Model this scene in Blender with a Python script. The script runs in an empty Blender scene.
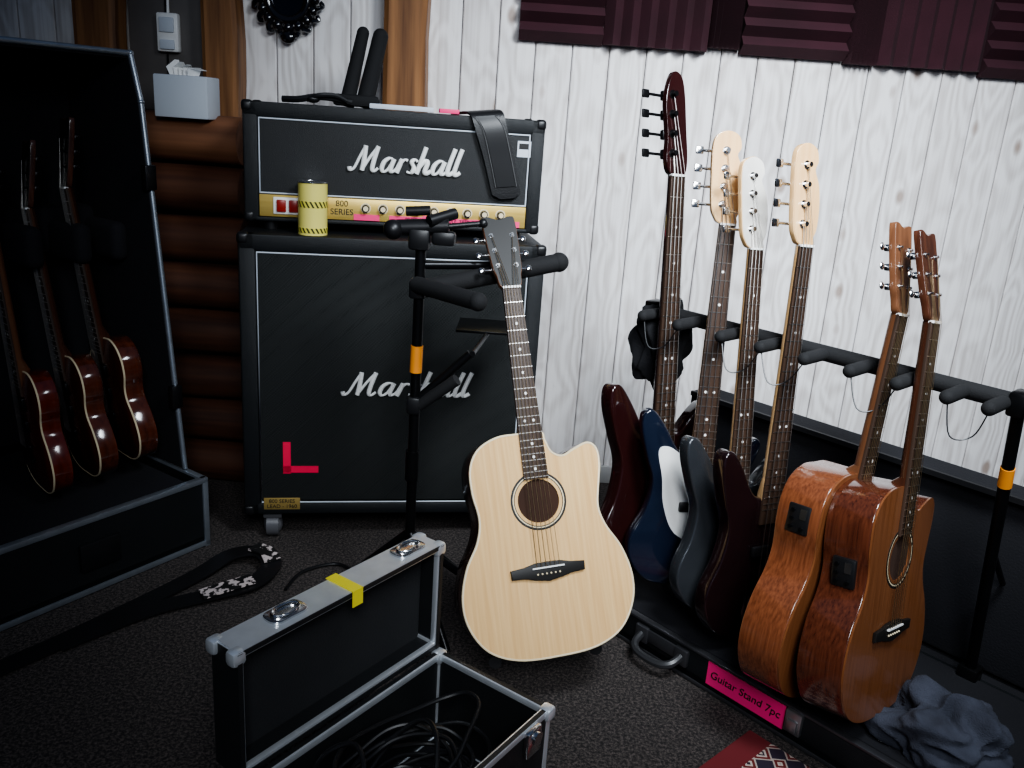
import bpy, bmesh, math, random
from mathutils import Matrix, Vector, noise
random.seed(4)
V=Vector
COL=bpy.context.scene.collection

# ------------------------------------------------------------------ materials
def nt(name):
    m=bpy.data.materials.new(name); m.use_nodes=True
    n=m.node_tree.nodes; l=m.node_tree.links
    return m,n,l,n['Principled BSDF']
def rgba(c): return (c[0],c[1],c[2],1)
def mat(name,col,rough=.5,metal=0,bump=0,bs=300,var=.15,vs=8,coat=0,col2=None,stretch=(1,1,1),pos=(.3,.7)):
    m,n,l,b=nt(name)
    tc=n.new('ShaderNodeTexCoord'); mp=n.new('ShaderNodeMapping'); mp.inputs['Scale'].default_value=stretch
    l.new(tc.outputs['Object'],mp.inputs['Vector'])
    no=n.new('ShaderNodeTexNoise'); no.inputs['Scale'].default_value=vs; no.inputs['Detail'].default_value=5
    l.new(mp.outputs[0],no.inputs['Vector'])
    r=n.new('ShaderNodeValToRGB'); r.color_ramp.elements[0].position=pos[0]; r.color_ramp.elements[1].position=pos[1]
    c2=col2 if col2 else tuple(min(1,c*(1+var)) for c in col)
    c1=col if col2 else tuple(c*(1-var) for c in col)
    r.color_ramp.elements[0].color=rgba(c1); r.color_ramp.elements[1].color=rgba(c2)
    l.new(no.outputs['Fac'],r.inputs['Fac']); l.new(r.outputs[0],b.inputs['Base Color'])
    b.inputs['Roughness'].default_value=rough; b.inputs['Metallic'].default_value=metal
    b.inputs['Coat Weight'].default_value=coat; b.inputs['Coat Roughness'].default_value=.08
    if bump:
        n2=n.new('ShaderNodeTexNoise'); n2.inputs['Scale'].default_value=bs; n2.inputs['Detail'].default_value=3
        l.new(tc.outputs['Object'],n2.inputs['Vector'])
        bp=n.new('ShaderNodeBump'); bp.inputs['Strength'].default_value=bump; bp.inputs['Distance'].default_value=.002
        l.new(n2.outputs['Fac'],bp.inputs['Height']); l.new(bp.outputs[0],b.inputs['Normal'])
    return m
def wood(name,c1,c2,axis='y',rough=.35,coat=.6,sc=60):
    s={'y':(1,.03,1),'z':(1,1,.05),'x':(.05,1,1)}[axis]
    return mat(name,c1,rough,0,0,vs=sc,coat=coat,col2=c2,stretch=s)

def wall_mat(name,pw,x0):
    m,n,l,b=nt(name)
    tc=n.new('ShaderNodeTexCoord'); sp=n.new('ShaderNodeSeparateXYZ'); l.new(tc.outputs['Object'],sp.inputs[0])
    def math_(op,a,bv=None,c=None):
        k=n.new('ShaderNodeMath'); k.operation=op
        for i,v in enumerate((a,bv,c)):
            if v is None: continue
            if isinstance(v,(int,float)): k.inputs[i].default_value=v
            else: l.new(v,k.inputs[i])
        return k.outputs[0]
    xi=math_('FLOOR',math_('DIVIDE',math_('SUBTRACT',sp.outputs[0],x0),pw))
    wn=n.new('ShaderNodeTexWhiteNoise'); wn.noise_dimensions='1D'; l.new(xi,wn.inputs['W'])
    off=math_('MULTIPLY',wn.outputs['Value'],17.0)
    def comb(x,y,z):
        c=n.new('ShaderNodeCombineXYZ')
        for i,v in enumerate((x,y,z)):
            if isinstance(v,(int,float)): c.inputs[i].default_value=v
            else: l.new(v,c.inputs[i])
        return c.outputs[0]
    kv=comb(math_('MULTIPLY',sp.outputs[0],10.0),off,math_('MULTIPLY',math_('ADD',sp.outputs[2],off),5.5))
    vo=n.new('ShaderNodeTexVoronoi'); vo.inputs['Scale'].default_value=1.0; l.new(kv,vo.inputs['Vector'])
    kd=vo.outputs['Distance']
    g=n.new('ShaderNodeTexNoise'); g.inputs['Scale'].default_value=1.0; g.inputs['Detail'].default_value=4; g.inputs['Distortion'].default_value=.1; g.inputs['Roughness'].default_value=.5
    l.new(comb(math_('MULTIPLY',sp.outputs[0],90.0),off,math_('MULTIPLY',math_('ADD',sp.outputs[2],off),1.2)),g.inputs['Vector'])
    g2=n.new('ShaderNodeTexNoise'); g2.inputs['Scale'].default_value=1.0; g2.inputs['Detail'].default_value=1
    l.new(comb(math_('MULTIPLY',sp.outputs[0],8.0),off,math_('MULTIPLY',math_('ADD',sp.outputs[2],off),.8)),g2.inputs['Vector'])
    rings=math_('SINE',math_('MULTIPLY',math_('ADD',g2.outputs['Fac'],math_('MULTIPLY',kd,.22)),70.0))
    gm=math_('ADD',math_('MULTIPLY',g.outputs['Fac'],.5),math_('MULTIPLY',rings,.09))
    r=n.new('ShaderNodeValToRGB'); e=r.color_ramp.elements
    e[0].position=.08; e[0].color=(.62,.585,.565,1); e[1].position=.34; e[1].color=(.88,.865,.86,1)
    l.new(gm,r.inputs['Fac'])
    hv=n.new('ShaderNodeMix'); hv.data_type='RGBA'; hv.blend_type='MULTIPLY'; hv.inputs[0].default_value=.45
    r2=n.new('ShaderNodeValToRGB'); r2.color_ramp.elements[0].color=(.78,.75,.74,1); r2.color_ramp.elements[1].color=(1,1,1,1)
    l.new(wn.outputs['Value'],r2.inputs['Fac'])
    l.new(r.outputs[0],hv.inputs[6]); l.new(r2.outputs[0],hv.inputs[7])
    kr=n.new('ShaderNodeValToRGB'); k=kr.color_ramp.elements
    k[0].position=.09; k[0].color=(1,1,1,1); k[1].position=.18; k[1].color=(0,0,0,1)
    l.new(kd,kr.inputs['Fac'])
    mx=n.new('ShaderNodeMix'); mx.data_type='RGBA'; l.new(math_('MULTIPLY',kr.outputs[0],.75),mx.inputs[0])
    l.new(hv.outputs[2],mx.inputs[6]); mx.inputs[7].default_value=(.28,.19,.14,1)
    l.new(mx.outputs[2],b.inputs['Base Color']); b.inputs['Roughness'].default_value=.55
    bp=n.new('ShaderNodeBump'); bp.inputs['Strength'].default_value=.12; bp.inputs['Distance'].default_value=.002
    l.new(g.outputs['Fac'],bp.inputs['Height']); l.new(bp.outputs[0],b.inputs['Normal'])
    return m
def carpet_mat():
    m,n,l,b=nt('carpet')
    tc=n.new('ShaderNodeTexCoord')
    a=n.new('ShaderNodeTexNoise'); a.inputs['Scale'].default_value=150; a.inputs['Detail'].default_value=5; a.inputs['Roughness'].default_value=.85
    l.new(tc.outputs['Object'],a.inputs['Vector'])
    r=n.new('ShaderNodeValToRGB'); e=r.color_ramp.elements
    e[0].position=.45; e[0].color=(.012,.011,.011,1); e[1].position=.70; e[1].color=(.19,.155,.14,1)
    l.new(a.outputs['Fac'],r.inputs['Fac'])
    l.new(r.outputs[0],b.inputs['Base Color'])
    b.inputs['Roughness'].default_value=.95
    bp=n.new('ShaderNodeBump'); bp.inputs['Strength'].default_value=.7; bp.inputs['Distance'].default_value=.006
    l.new(a.outputs['Fac'],bp.inputs['Height']); l.new(bp.outputs[0],b.inputs['Normal'])
    return m
def weave_mat():
    m,n,l,b=nt('grille_cloth')
    tc=n.new('ShaderNodeTexCoord')
    c=n.new('ShaderNodeTexChecker'); c.inputs['Scale'].default_value=240
    c.inputs['Color1'].default_value=(.004,.005,.005,1); c.inputs['Color2'].default_value=(.022,.025,.025,1)
    l.new(tc.outputs['Object'],c.inputs['Vector']); l.new(c.outputs['Color'],b.inputs['Base Color'])
    b.inputs['Roughness'].default_value=.8
    bp=n.new('ShaderNodeBump'); bp.inputs['Strength'].default_value=.4; bp.inputs['Distance'].default_value=.001
    l.new(c.outputs['Fac'],bp.inputs['Height']); l.new(bp.outputs[0],b.inputs['Normal'])
    return m
def rug_mat():
    m,n,l,b=nt('rug_weave')
    tc=n.new('ShaderNodeTexCoord'); sp=n.new('ShaderNodeSeparateXYZ'); l.new(tc.outputs['Object'],sp.inputs[0])
    vo=n.new('ShaderNodeTexVoronoi'); vo.distance='MANHATTAN'; vo.inputs['Scale'].default_value=22; vo.inputs['Randomness'].default_value=.3
    l.new(tc.outputs['Object'],vo.inputs['Vector'])
    r=n.new('ShaderNodeValToRGB'); r.color_ramp.interpolation='CONSTANT'; e=r.color_ramp.elements
    e[0].position=0; e[0].color=(.5,.4,.34,1); e[1].position=.14; e[1].color=(.02,.015,.03,1)
    for p,c in ((.24,(.60,.50,.44,1)),(.36,(.16,.02,.018,1)),(.52,(.5,.42,.37,1)),(.62,(.03,.02,.04,1))):
        x=e.new(p); x.color=c
    l.new(vo.outputs['Distance'],r.inputs['Fac'])
    r3=n.new('ShaderNodeValToRGB'); r3.color_ramp.interpolation='CONSTANT'; e=r3.color_ramp.elements
    e[0].position=0; e[0].color=(1,1,1,1); e[1].position=.05; e[1].color=(0,0,0,1)
    for p,c in ((.155,1),(.20,0)):
        x=e.new(p); x.color=(c,c,c,1)
    mx=n.new('ShaderNodeMix'); mx.data_type='RGBA'
    l.new(sp.outputs[0],r3.inputs['Fac']); l.new(r3.outputs[0],mx.inputs[0])
    l.new(r.outputs[0],mx.inputs[6]); mx.inputs[7].default_value=(.17,.018,.022,1)
    l.new(mx.outputs[2],b.inputs['Base Color']); b.inputs['Roughness'].default_value=.95
    return m
def hazard_mat():
    m,n,l,b=nt('hazard_stripes')
    tc=n.new('ShaderNodeTexCoord'); sp=n.new('ShaderNodeSeparateXYZ'); l.new(tc.outputs['Object'],sp.inputs[0])
    def mm(op,a,bb=0):
        k=n.new('ShaderNodeMath'); k.operation=op
        for i,v in enumerate((a,bb)):
            if isinstance(v,(int,float)): k.inputs[i].default_value=v
            else: l.new(v,k.inputs[i])
        return k.outputs[0]
    t=mm('FRACT',mm('ADD',mm('MULTIPLY',mm('ARCTAN2',sp.outputs[1],sp.outputs[0]),3.2),mm('MULTIPLY',sp.outputs[2],50)))
    t=mm('GREATER_THAN',t,.55)
    mx=n.new('ShaderNodeMix'); mx.data_type='RGBA'; l.new(t,mx.inputs[0])
    mx.inputs[6].default_value=(.75,.68,.12,1); mx.inputs[7].default_value=(.05,.05,.02,1)
    l.new(mx.outputs[2],b.inputs['Base Color']); b.inputs['Roughness'].default_value=.35
    return m

TOLEX=mat('black_tolex',(.007,.0085,.010),.5,bump=.6,bs=600)
BLACK=mat('black_plastic',(.009,.009,.010),.4)
FOAMB=mat('black_foam',(.008,.008,.009),.85,bump=.5,bs=500)
BLKMET=mat('black_metal',(.012,.012,.013),.32,.6)
GRILLE=weave_mat()
WHITE=mat('white_enamel',(.90,.90,.88),.4,var=.03)
CREAM=mat('cream_binding',(.80,.68,.46),.35,var=.06)
GOLD=mat('brushed_gold',(.66,.46,.12),.42,.6,col2=(.80,.59,.19),stretch=(.05,1,1),vs=90)
CHROME=mat('chrome',(.75,.75,.75),.18,1,var=.03)
ALU=mat('aluminium_edge',(.80,.84,.88),.36,.7,var=.06,vs=30)
ALUD=mat('aluminium_edge_dark',(.42,.47,.53),.36,.8,var=.1,vs=30)  # darker, less bright aluminium for the trunk edges
PINK=mat('pink_tape',(.95,.05,.22),.55,var=.06)
REDT=mat('red_tape',(.90,.03,.09),.5,var=.06)
YEL=mat('yellow_tape',(.90,.78,.05),.5,var=.05)
ORG=mat('orange_tape',(.85,.30,.03),.5,var=.05)
SPRUCE=wood('spruce_top',(.72,.44,.19),(.84,.57,.28),sc=130,rough=.2,coat=.9)
MAHOG=wood('mahogany_gloss',(.055,.015,.008),(.125,.036,.017),rough=.18,coat=1,sc=200)
MAHOG2=wood('mahogany_satin',(.125,.038,.016),(.235,.078,.033),rough=.25,coat=.8,sc=200)
CEDAR=wood('cedar_top',(.16,.056,.020),(.24,.090,.035),rough=.3,coat=.7,sc=180)
DARKSIDE=wood('rosewood_sides',(.04,.014,.008),(.10,.035,.018),rough=.25,coat=.8)
NECKW=wood('neck_mahogany',(.11,.044,.020),(.19,.08,.037),rough=.4,coat=.3)
MAPLE=wood('maple',(.64,.38,.17),(.74,.48,.24),rough=.3,coat=.6)
ROSE=wood('rosewood_board',(.024,.013,.008),(.055,.030,.019),rough=.5,coat=0)
EBONY=mat('ebony',(.010,.009,.008),.5)
CHERRY=wood('cherry_gloss',(.07,.009,.005),(.15,.022,.010),rough=.15,coat=1)
BURST=wood('tobacco_gloss',(.050,.012,.006),(.12,.030,.014),rough=.15,coat=1)
NAVY=mat('navy_gloss',(.008,.012,.025),.15,coat=1)
OXBL=mat('oxblood_gloss',(.022,.0055,.0055),.15,coat=1)
BLKR=mat('black_cherry_gloss',(.012,.005,.006),.12,coat=1)
BLKG=mat('black_gloss',(.007,.006,.007),.12,coat=1)
GUNM=mat('gunmetal_gloss',(.055,.060,.068),.25,.5,coat=1)
PICKW=mat('pickguard_white',(.85,.85,.83),.3,var=.02)
STEEL=mat('string_steel',(.6,.58,.55),.3,1)
BRONZE=mat('string_bronze',(.5,.38,.23),.35,1)
FOAMP=mat('burgundy_foam',(.040,.008,.015),.9,bump=.6,bs=400,var=.2)
LOG=wood('log_wood',(.040,.012,.006),(.115,.042,.019),'x',rough=.7,coat=0,sc=30)
LOGL=wood('log_wood_light',(.14,.055,.025),(.27,.115,.055),'x',rough=.7,coat=0,sc=30)
POST=wood('timber_post_wood',(.10,.038,.013),(.36,.17,.065),'z',rough=.65,coat=.1,sc=38)
GREYP=mat('grey_panel',(.12,.11,.105),.6)
SOLE=mat('hole_shade_paint',(.040,.016,.008),.9)  # dark brown standing in for shade inside the guitar body
TOWEL=mat('grey_towel',(.026,.029,.042),.95,bump=1,bs=350,col2=(.058,.064,.088),vs=20)
CLOTHB=mat('black_cloth',(.008,.008,.010),.95,bump=.8,bs=250)
LEATH=mat('black_leather',(.011,.011,.012),.42,bump=.3,bs=250)
PATT=mat('strap_pattern',(.012,.012,.012),.6,vs=55,col2=(.6,.52,.50),pos=(.51,.54))
VELV=mat('black_velvet',(.006,.006,.009),.9,bump=.5,bs=200)
PAPER=mat('paper_white',(.62,.67,.73),.7,var=.03)
MIRR=mat('mirror_glass',(.06,.06,.07),.12,1)
RUG=rug_mat(); CARP=carpet_mat(); HAZ=hazard_mat()
CANY=mat('can_yellow',(.82,.74,.20),.35,var=.05)

# ------------------------------------------------------------------ geometry helpers
def cr(pts,n=8,closed=True):
    P=[V(p) for p in pts]; N=len(P); out=[]
    rng=N if closed else N-1
    for i in range(rng):
        if closed: a,b,c,d=P[(i-1)%N],P[i],P[(i+1)%N],P[(i+2)%N]
        else: a,b,c,d=P[max(i-1,0)],P[i],P[i+1],P[min(i+2,N-1)]
        for k in range(n):
            t=k/n
            out.append(.5*((2*b)+(c-a)*t+(2*a-5*b+4*c-d)*t*t+(3*b-3*c+d-a)*t**3))
    if not closed: out.append(P[-1].copy())
    return out
def empty(name,M=Matrix(),parent=None):
    e=bpy.data.objects.new(name,None); e.empty_display_size=.05; COL.objects.link(e); e.matrix_world=M
    if parent: e.parent=parent
    return e
class MB:
    def __init__(s): s.bm=bmesh.new()
    def box(s,c,sz,M=None,bev=0,seg=2):
        m=Matrix.Translation(c)@Matrix.Diagonal((sz[0],sz[1],sz[2],1))
        r=bmesh.ops.create_cube(s.bm,size=1,matrix=m); vs=r['verts']
        if bev:
            ed=list({e for v in vs for e in v.link_edges})
            rr=bmesh.ops.bevel(s.bm,geom=ed,offset=bev,segments=seg,affect='EDGES',profile=.5)
            vs=list({v for v in rr['verts']}|{v for v in vs if v.is_valid})
        if M: bmesh.ops.transform(s.bm,matrix=M,verts=vs)
        return s
    def cyl(s,p0,p1,r0,r1=None,seg=20,M=None):
        p0=V(p0);p1=V(p1); r1=r0 if r1 is None else r1
        d=p1-p0; m=Matrix.Translation((p0+p1)/2)@d.to_track_quat('Z','Y').to_matrix().to_4x4()
        if M: m=M@m
        bmesh.ops.create_cone(s.bm,cap_ends=True,segments=seg,radius1=r0,radius2=r1,depth=d.length,matrix=m); return s
    def sph(s,c,r,M=None,u=20,v=12):
        if isinstance(r,(int,float)): r=(r,r,r)
        m=Matrix.Translation(c)@Matrix.Diagonal((r[0],r[1],r[2],1))
        if M: m=M@m
        bmesh.ops.create_uvsphere(s.bm,u_segments=u,v_segments=v,radius=1,matrix=m); return s
    def tube(s,pts,r,closed=False,seg=8,M=None):
        P=[V(p) for p in pts]; N=len(P); rings=[]
        T=[]
        for i in range(N):
            a=P[(i-1)%N] if (closed or i>0) else P[i]; b=P[(i+1)%N] if (closed or i<N-1) else P[i]
            t=(b-a); T.append(t.normalized() if t.length>1e-9 else V((0,0,1)))
        u=T[0].orthogonal().normalized()
        for i in range(N):
            u=(u-T[i]*u.dot(T[i])).normalized(); w=T[i].cross(u)
            ring=[]; rr=r[i] if isinstance(r,list) else r
            for k in range(seg):
                a=2*math.pi*k/seg; p=P[i]+rr*(math.cos(a)*u+math.sin(a)*w)
                if M: p=M@p
                ring.append(s.bm.verts.new(p))
            rings.append(ring)
        for i in range(N if closed else N-1):
            A=rings[i];B=rings[(i+1)%N]
            for k in range(seg): s.bm.faces.new((A[k],A[(k+1)%seg],B[(k+1)%seg],B[k]))
        if not closed:
            s.bm.faces.new(rings[0][::-1]); s.bm.faces.new(rings[-1])
        return s
    def ribbon(s,pts,side,w,th,up=None):
        P=[V(p) for p in pts];N=len(P); R=[]
        for i in range(N):
            t=(P[min(i+1,N-1)]-P[max(i-1,0)]).normalized()
            if side is None: sd=t.cross(V((0,0,1))).normalized()
            else: sd=V(side[i] if isinstance(side,list) else side).normalized()
            nn=sd.cross(t).normalized(); ww=w[i] if isinstance(w,list) else w
            R.append([s.bm.verts.new(P[i]+sd*a*ww/2+nn*b*th/2) for a,b in((-1,-1),(1,-1),(1,1),(-1,1))])
        for i in range(N-1):
            for k in range(4): s.bm.faces.new((R[i][k],R[i][(k+1)%4],R[i+1][(k+1)%4],R[i+1][k]))
        s.bm.faces.new(R[0][::-1]); s.bm.faces.new(R[-1]); return s
    def prism(s,loops,z0,z1,bev=0,M=None):
        cu=bpy.data.curves.new('tmp','CURVE'); cu.dimensions='2D'; cu.fill_mode='BOTH'
        cu.extrude=max((z1-z0)/2-bev,1e-5); cu.bevel_depth=bev; cu.bevel_resolution=2; cu.offset=-bev
        for L in loops:
            sp=cu.splines.new('POLY'); sp.points.add(len(L)-1); sp.use_cyclic_u=True
            for i,p in enumerate(L): sp.points[i].co=(p[0],p[1],0,1)
        ob=bpy.data.objects.new('tmp',cu); COL.objects.link(ob); bpy.context.view_layer.update()
        dg=bpy.context.evaluated_depsgraph_get()
        me=bpy.data.meshes.new_from_object(ob.evaluated_get(dg))
        m=Matrix.Translation((0,0,(z0+z1)/2))
        if M: m=M@m
        me.transform(m); s.bm.from_mesh(me)
        bpy.data.objects.remove(ob); bpy.data.meshes.remove(me)
        return s
    def loft(s,rings,M=None):
        R=[[s.bm.verts.new((M@V(p)) if M else V(p)) for p in r] for r in rings]
        n=len(R[0])
        for i in range(len(R)-1):
            for k in range(n): s.bm.faces.new((R[i][k],R[i][(k+1)%n],R[i+1][(k+1)%n],R[i+1][k]))
        s.bm.faces.new(R[0][::-1]); s.bm.faces.new(R[-1]); return s
    def fin(s,name,parent,m,ang=40,M=None):
        bmesh.ops.remove_doubles(s.bm,verts=s.bm.verts,dist=1e-5)
        bmesh.ops.recalc_face_normals(s.bm,faces=s.bm.faces)
        me=bpy.data.meshes.new(name); s.bm.to_mesh(me); s.bm.free()
        me.materials.clear(); me.materials.append(m)
        for p in me.polygons: p.use_smooth=True; p.material_index=0
        me.set_sharp_from_angle(angle=math.radians(ang))
        o=bpy.data.objects.new(name,me); COL.objects.link(o)
        if parent: o.parent=parent
        if M: o.matrix_local=M
        return o
def circ(cx,cy,r,n=40): return [(cx+r*math.cos(2*math.pi*i/n),cy+r*math.sin(2*math.pi*i/n)) for i in range(n)]
def text(name,parent,body,size,M,m,ext=.0006,shear=0,align='CENTER',off=0):
    cu=bpy.data.curves.new(name,'FONT'); cu.body=body; cu.size=size; cu.extrude=ext; cu.shear=shear; cu.align_x=align; cu.offset=off
    o=bpy.data.objects.new(name,cu); COL.objects.link(o); bpy.context.view_layer.update()
    me=bpy.data.meshes.new_from_object(o.evaluated_get(bpy.context.evaluated_depsgraph_get()))
    bpy.data.objects.remove(o); me.transform(M); me.materials.clear(); me.materials.append(m)
    o=bpy.data.objects.new(name,me); COL.objects.link(o); o.parent=parent; return o
FRONT=Matrix(((1,0,0,0),(0,0,-1,0),(0,1,0,0),(0,0,0,1)))

# ------------------------------------------------------------------ guitars
ACO=[(0,0),(.09,.006),(.155,.035),(.192,.09),(.2,.15),(.183,.215),(.152,.27),(.14,.315),(.148,.365),(.157,.41),(.155,.447),(.135,.463),(.10,.452),(.07,.44),(.045,.452),(.033,.48),(.025,.5),(-.03,.5),(-.08,.497),(-.125,.475),(-.148,.435),(-.15,.38),(-.141,.32),(-.152,.27),(-.183,.215),(-.2,.15),(-.192,.09),(-.155,.035),(-.09,.006)]
LPO=[(0,0),(.07,.004),(.125,.03),(.158,.08),(.163,.13),(.145,.185),(.118,.225),(.115,.265),(.13,.305),(.135,.34),(.12,.362),(.095,.35),(.07,.325),(.045,.325),(.03,.35),(.025,.40),(.0,.425),(-.03,.43),(-.075,.43),(-.115,.41),(-.14,.37),(-.14,.32),(-.12,.27),(-.12,.23),(-.145,.185),(-.163,.13),(-.158,.08),(-.125,.03),(-.07,.004)]
LPS=.86
LPM=[(-x,y*LPS) for x,y in LPO][::-1]
BSO=[(0,0),(.09,.008),(.145,.05),(.165,.11),(.15,.18),(.12,.24),(.122,.29),(.145,.345),(.155,.385),(.14,.40),(.105,.378),(.06,.335),(.035,.335),(-.035,.345),(-.065,.365),(-.10,.42),(-.135,.462),(-.16,.455),(-.162,.41),(-.142,.34),(-.122,.275),(-.135,.20),(-.168,.13),(-.165,.07),(-.12,.015),(-.06,.0)]
H33=[(-.022,0),(-.03,.03),(-.036,.06),(-.041,.17),(-.03,.187),(0,.178),(.03,.187),(.041,.17),(.036,.06),(.03,.03),(.022,0)]
HBS=[(-.021,0),(-.036,.015),(-.045,.04),(-.05,.11),(-.052,.18),(-.043,.21),(-.015,.222),(.012,.212),(.02,.185),(.012,.165),(.028,.13),(.034,.08),(.03,.035),(.021,.015),(.021,0)]
HTB=[(-.021,0),(-.034,.03),(-.030,.08),(-.036,.15),(-.03,.19),(-.012,.225),(.012,.215),(.022,.17),(.026,.10),(.03,.04),(.021,0)]
def guitar(name,B,T,normal,kind,bodym,topm,neckm,boardm,headm,depth,outline=None,preamp=None,pickguard=None,tunm=CHROME,bind=True,hard=CHROME,plain=False,head=None):
    B=V(B);T=V(T); Y=(T-B); L=Y.length; Y.normalize(); Z=V(normal); Z=(Z-Y*Z.dot(Y)).normalized(); X=Y.cross(Z)
    if kind=='aco': saddle,nut,tot,O,join,bw=.195,.843,1.035,ACO,.455,.056
    elif kind=='lp': saddle,nut,tot,O,join,bw=.165*LPS,.80,.99,LPM,.40*LPS,.056
    else: saddle,nut,tot,O,join,bw=.075,.935,1.155,BSO,.33,.062
    if outline: O=outline
    k=L/tot
    M=Matrix.Translation(B)@Matrix((X,Y,Z)).transposed().to_4x4()@Matrix.Scale(k,4)
    e=empty(name,M)
    nw=.043 if kind!='bass' else .041
    out=[(p.x,p.y) for p in cr([(x,y,0) for x,y in O],6)]
    if kind=='aco':
        MB().prism([out],-depth,-.004,.003).fin('body_sides',e,bodym)
        MB().prism([out,circ(0,.345,.049)[::-1]],-.004,0).fin('soundboard',e,topm)
        MB().prism([circ(0,.345,.06)],-.0045,-.0036).fin('soundhole_shade_disc',e,SOLE)  # dark disc on the solid body paints the shade inside the hole
        a=MB().prism([circ(0,.345,.066),circ(0,.345,.061)[::-1]],0,.0006).prism([circ(0,.345,.0585),circ(0,.345,.0565)[::-1]],0,.0006)
        a.fin('rosette',e,EBONY)
        MB().prism([circ(0,.345,.061),circ(0,.345,.0585)[::-1]],0,.0005).fin('rosette_inlay',e,CREAM)
        half=[(.086,-.016),(.087,.004),(.055,.007),(.03,.013),(0,.014)]
        br=[(x,saddle+y) for x,y in half]+[(-x,saddle+y) for x,y in half[::-1][1:]]
        low=[(-.055,-.018),(-.03,-.024),(0,-.029),(.03,-.024),(.055,-.018)]
        br+= [(x,saddle+y) for x,y in low]
        MB().prism([br],0,.009,.002).fin('bridge',e,EBONY)
        MB().box((0,saddle+.002,.0105),(.075,.003,.005)).fin('saddle',e,WHITE)
        p=MB()
        for i in range(6): p.sph((-.026+i*.0104,saddle-.012,.009),.0024,u=8,v=6)
        p.fin('bridge_pins',e,CREAM)
    else:
        MB().prism([out],-depth,0,.006 if kind=='bass' else .003).fin('body',e,bodym)
        if kind=='lp':
            cy=.215*LPS
            O2=[(x*.93,cy+(y-cy)*.94) for x,y in out]; O3=[(x*.7,cy*.95+(y-cy)*.75) for x,y in out]
            MB().loft([[(x,y,.0) for x,y in out],[(x,y,.003) for x,y in O2],[(x,y,.011) for x,y in O3]]).fin('carved_top',e,topm,60)
            hb=MB(); hb.box((0,.205,.015),(.075,.034,.010),bev=.002).box((0,.275,.015),(.075,.034,.010),bev=.002); hb.box((0,saddle,.018),(.085,.012,.008),bev=.002); hb.cyl((-.045,.105,.015),(.045,.105,.015),.006); hb.fin('humbuckers_bridge',e,BLKMET if plain else hard)
        else:
            hb=MB(); hb.box((0,saddle-.01,.007),(.08,.06,.012),bev=.002)
            for i in range(4): hb.cyl((-.028+i*.019,saddle-.02,.014),(-.028+i*.019,saddle+.02,.014),.006,seg=10)
            for x,y in((.085,.17),(.105,.13),(.115,.09)): hb.cyl((x,y,.002),(x,y,.02),.010,.009)
            hb.fin('bridge_knobs',e,hard)
            pk=MB(); pk.box((-.022,.215,.008),(.055,.026,.012),bev=.004).box((.022,.185,.008),(.055,.026,.012),bev=.004); pk.fin('pickups',e,BLACK)
            if pickguard:
                pg=[(-.03,.335),(-.085,.37),(-.115,.36),(-.10,.29),(-.09,.22),(-.06,.15),(-.01,.115),(.06,.06),(.115,.05),(.138,.10),(.115,.17),(.095,.23),(.095,.28),(.118,.34),(.10,.352),(.05,.315),(.03,.315)]
                MB().prism([[(p.x,p.y) for p in cr([(x,y,0) for x,y in pg],5)]],.0,.003).fin('pickguard',e,pickguard)
    if bind:
        MB().tube([(x,y,-.0015) for x,y in out],.0028,True,6).fin('binding_top',e,CREAM)
    zb=.0 if kind!='lp' else .010
    rings=[]
    dpt=.020
    for y in [join]+[join+(nut-join)*i/6 for i in range(1,7)]:
        f=(y-join)/(nut-join); w=(bw*(1-f)+nw*f)/2; d=dpt*(1.15-.2*f)
        rings.append([(w*math.cos(a),y,zb-d*math.sin(a)) for a in [math.pi*j/10 for j in range(11)]])
    nk=MB().loft(rings)
    nk.loft([[(bw/2*math.cos(a)*.9,join-.02,zb-max(depth*.8,.04)*math.sin(a)) for a in [math.pi*j/10 for j in range(11)]],
             [(bw/2*math.cos(a)*.95,join+.02,zb-max(depth*.7,.035)*math.sin(a)) for a in [math.pi*j/10 for j in range(11)]],
             [(bw/2*math.cos(a),join+.06,zb-.022*math.sin(a)) for a in [math.pi*j/10 for j in range(11)]]])
    nk.fin('neck',e,neckm,50)
    fb0={'aco':.395,'lp':.345*LPS,'bass':.28}[kind]
    f=(fb0-join)/(nut-join); w0=(bw*(1-f)+nw*f)/2
    MB().prism([[(-w0,fb0),(w0,fb0),(nw/2,nut),(-nw/2,nut)]],zb,zb+.007,.0008).fin('fretboard',e,boardm)
    fr=MB(); dt=MB(); sl=nut-saddle
    for i in range(1,23):
        y=nut-sl*(1-2**(-i/12))
        if y<fb0+.004: break
        f=(y-join)/(nut-join); w=(bw*(1-f)+nw*f)
        fr.box((0,y,zb+.0075),(w,.0016,.0014))
        if i in(3,5,7,9,12,15,17,19):
            ym=nut-sl*(1-2**(-(i-.5)/12))
            for dx in((-.011,.011) if i==12 else (0,)): dt.cyl((dx,ym,zb+.006),(dx,ym,zb+.0074),.0033,seg=12)
    fr.fin('frets',e,STEEL); dt.fin('inlay_dots',e,WHITE if boardm!=MAPLE else EBONY)
    MB().box((0,nut,zb+.005),(nw,.005,.011)).fin('nut',e,WHITE)
    HM=Matrix.Translation((0,nut+.002,zb+.004))@Matrix.Rotation(math.radians(-12 if kind!='bass' else -4),4,'X')
    ho=head if head else (H33 if kind!='bass' else HBS)
    MB().prism([[(p.x,p.y) for p in cr([(x,y,0) for x,y in ho],4)]],-.014,0,.001,HM).fin('headstock',e,neckm)
    MB().prism([[(p.x*.97,p.y*.985+.002) for p in cr([(x,y,0) for x,y in ho],4)]],-.0005,.001,0,HM).fin('headstock_face',e,headm)
    tn=MB(); posts=[]
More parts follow.
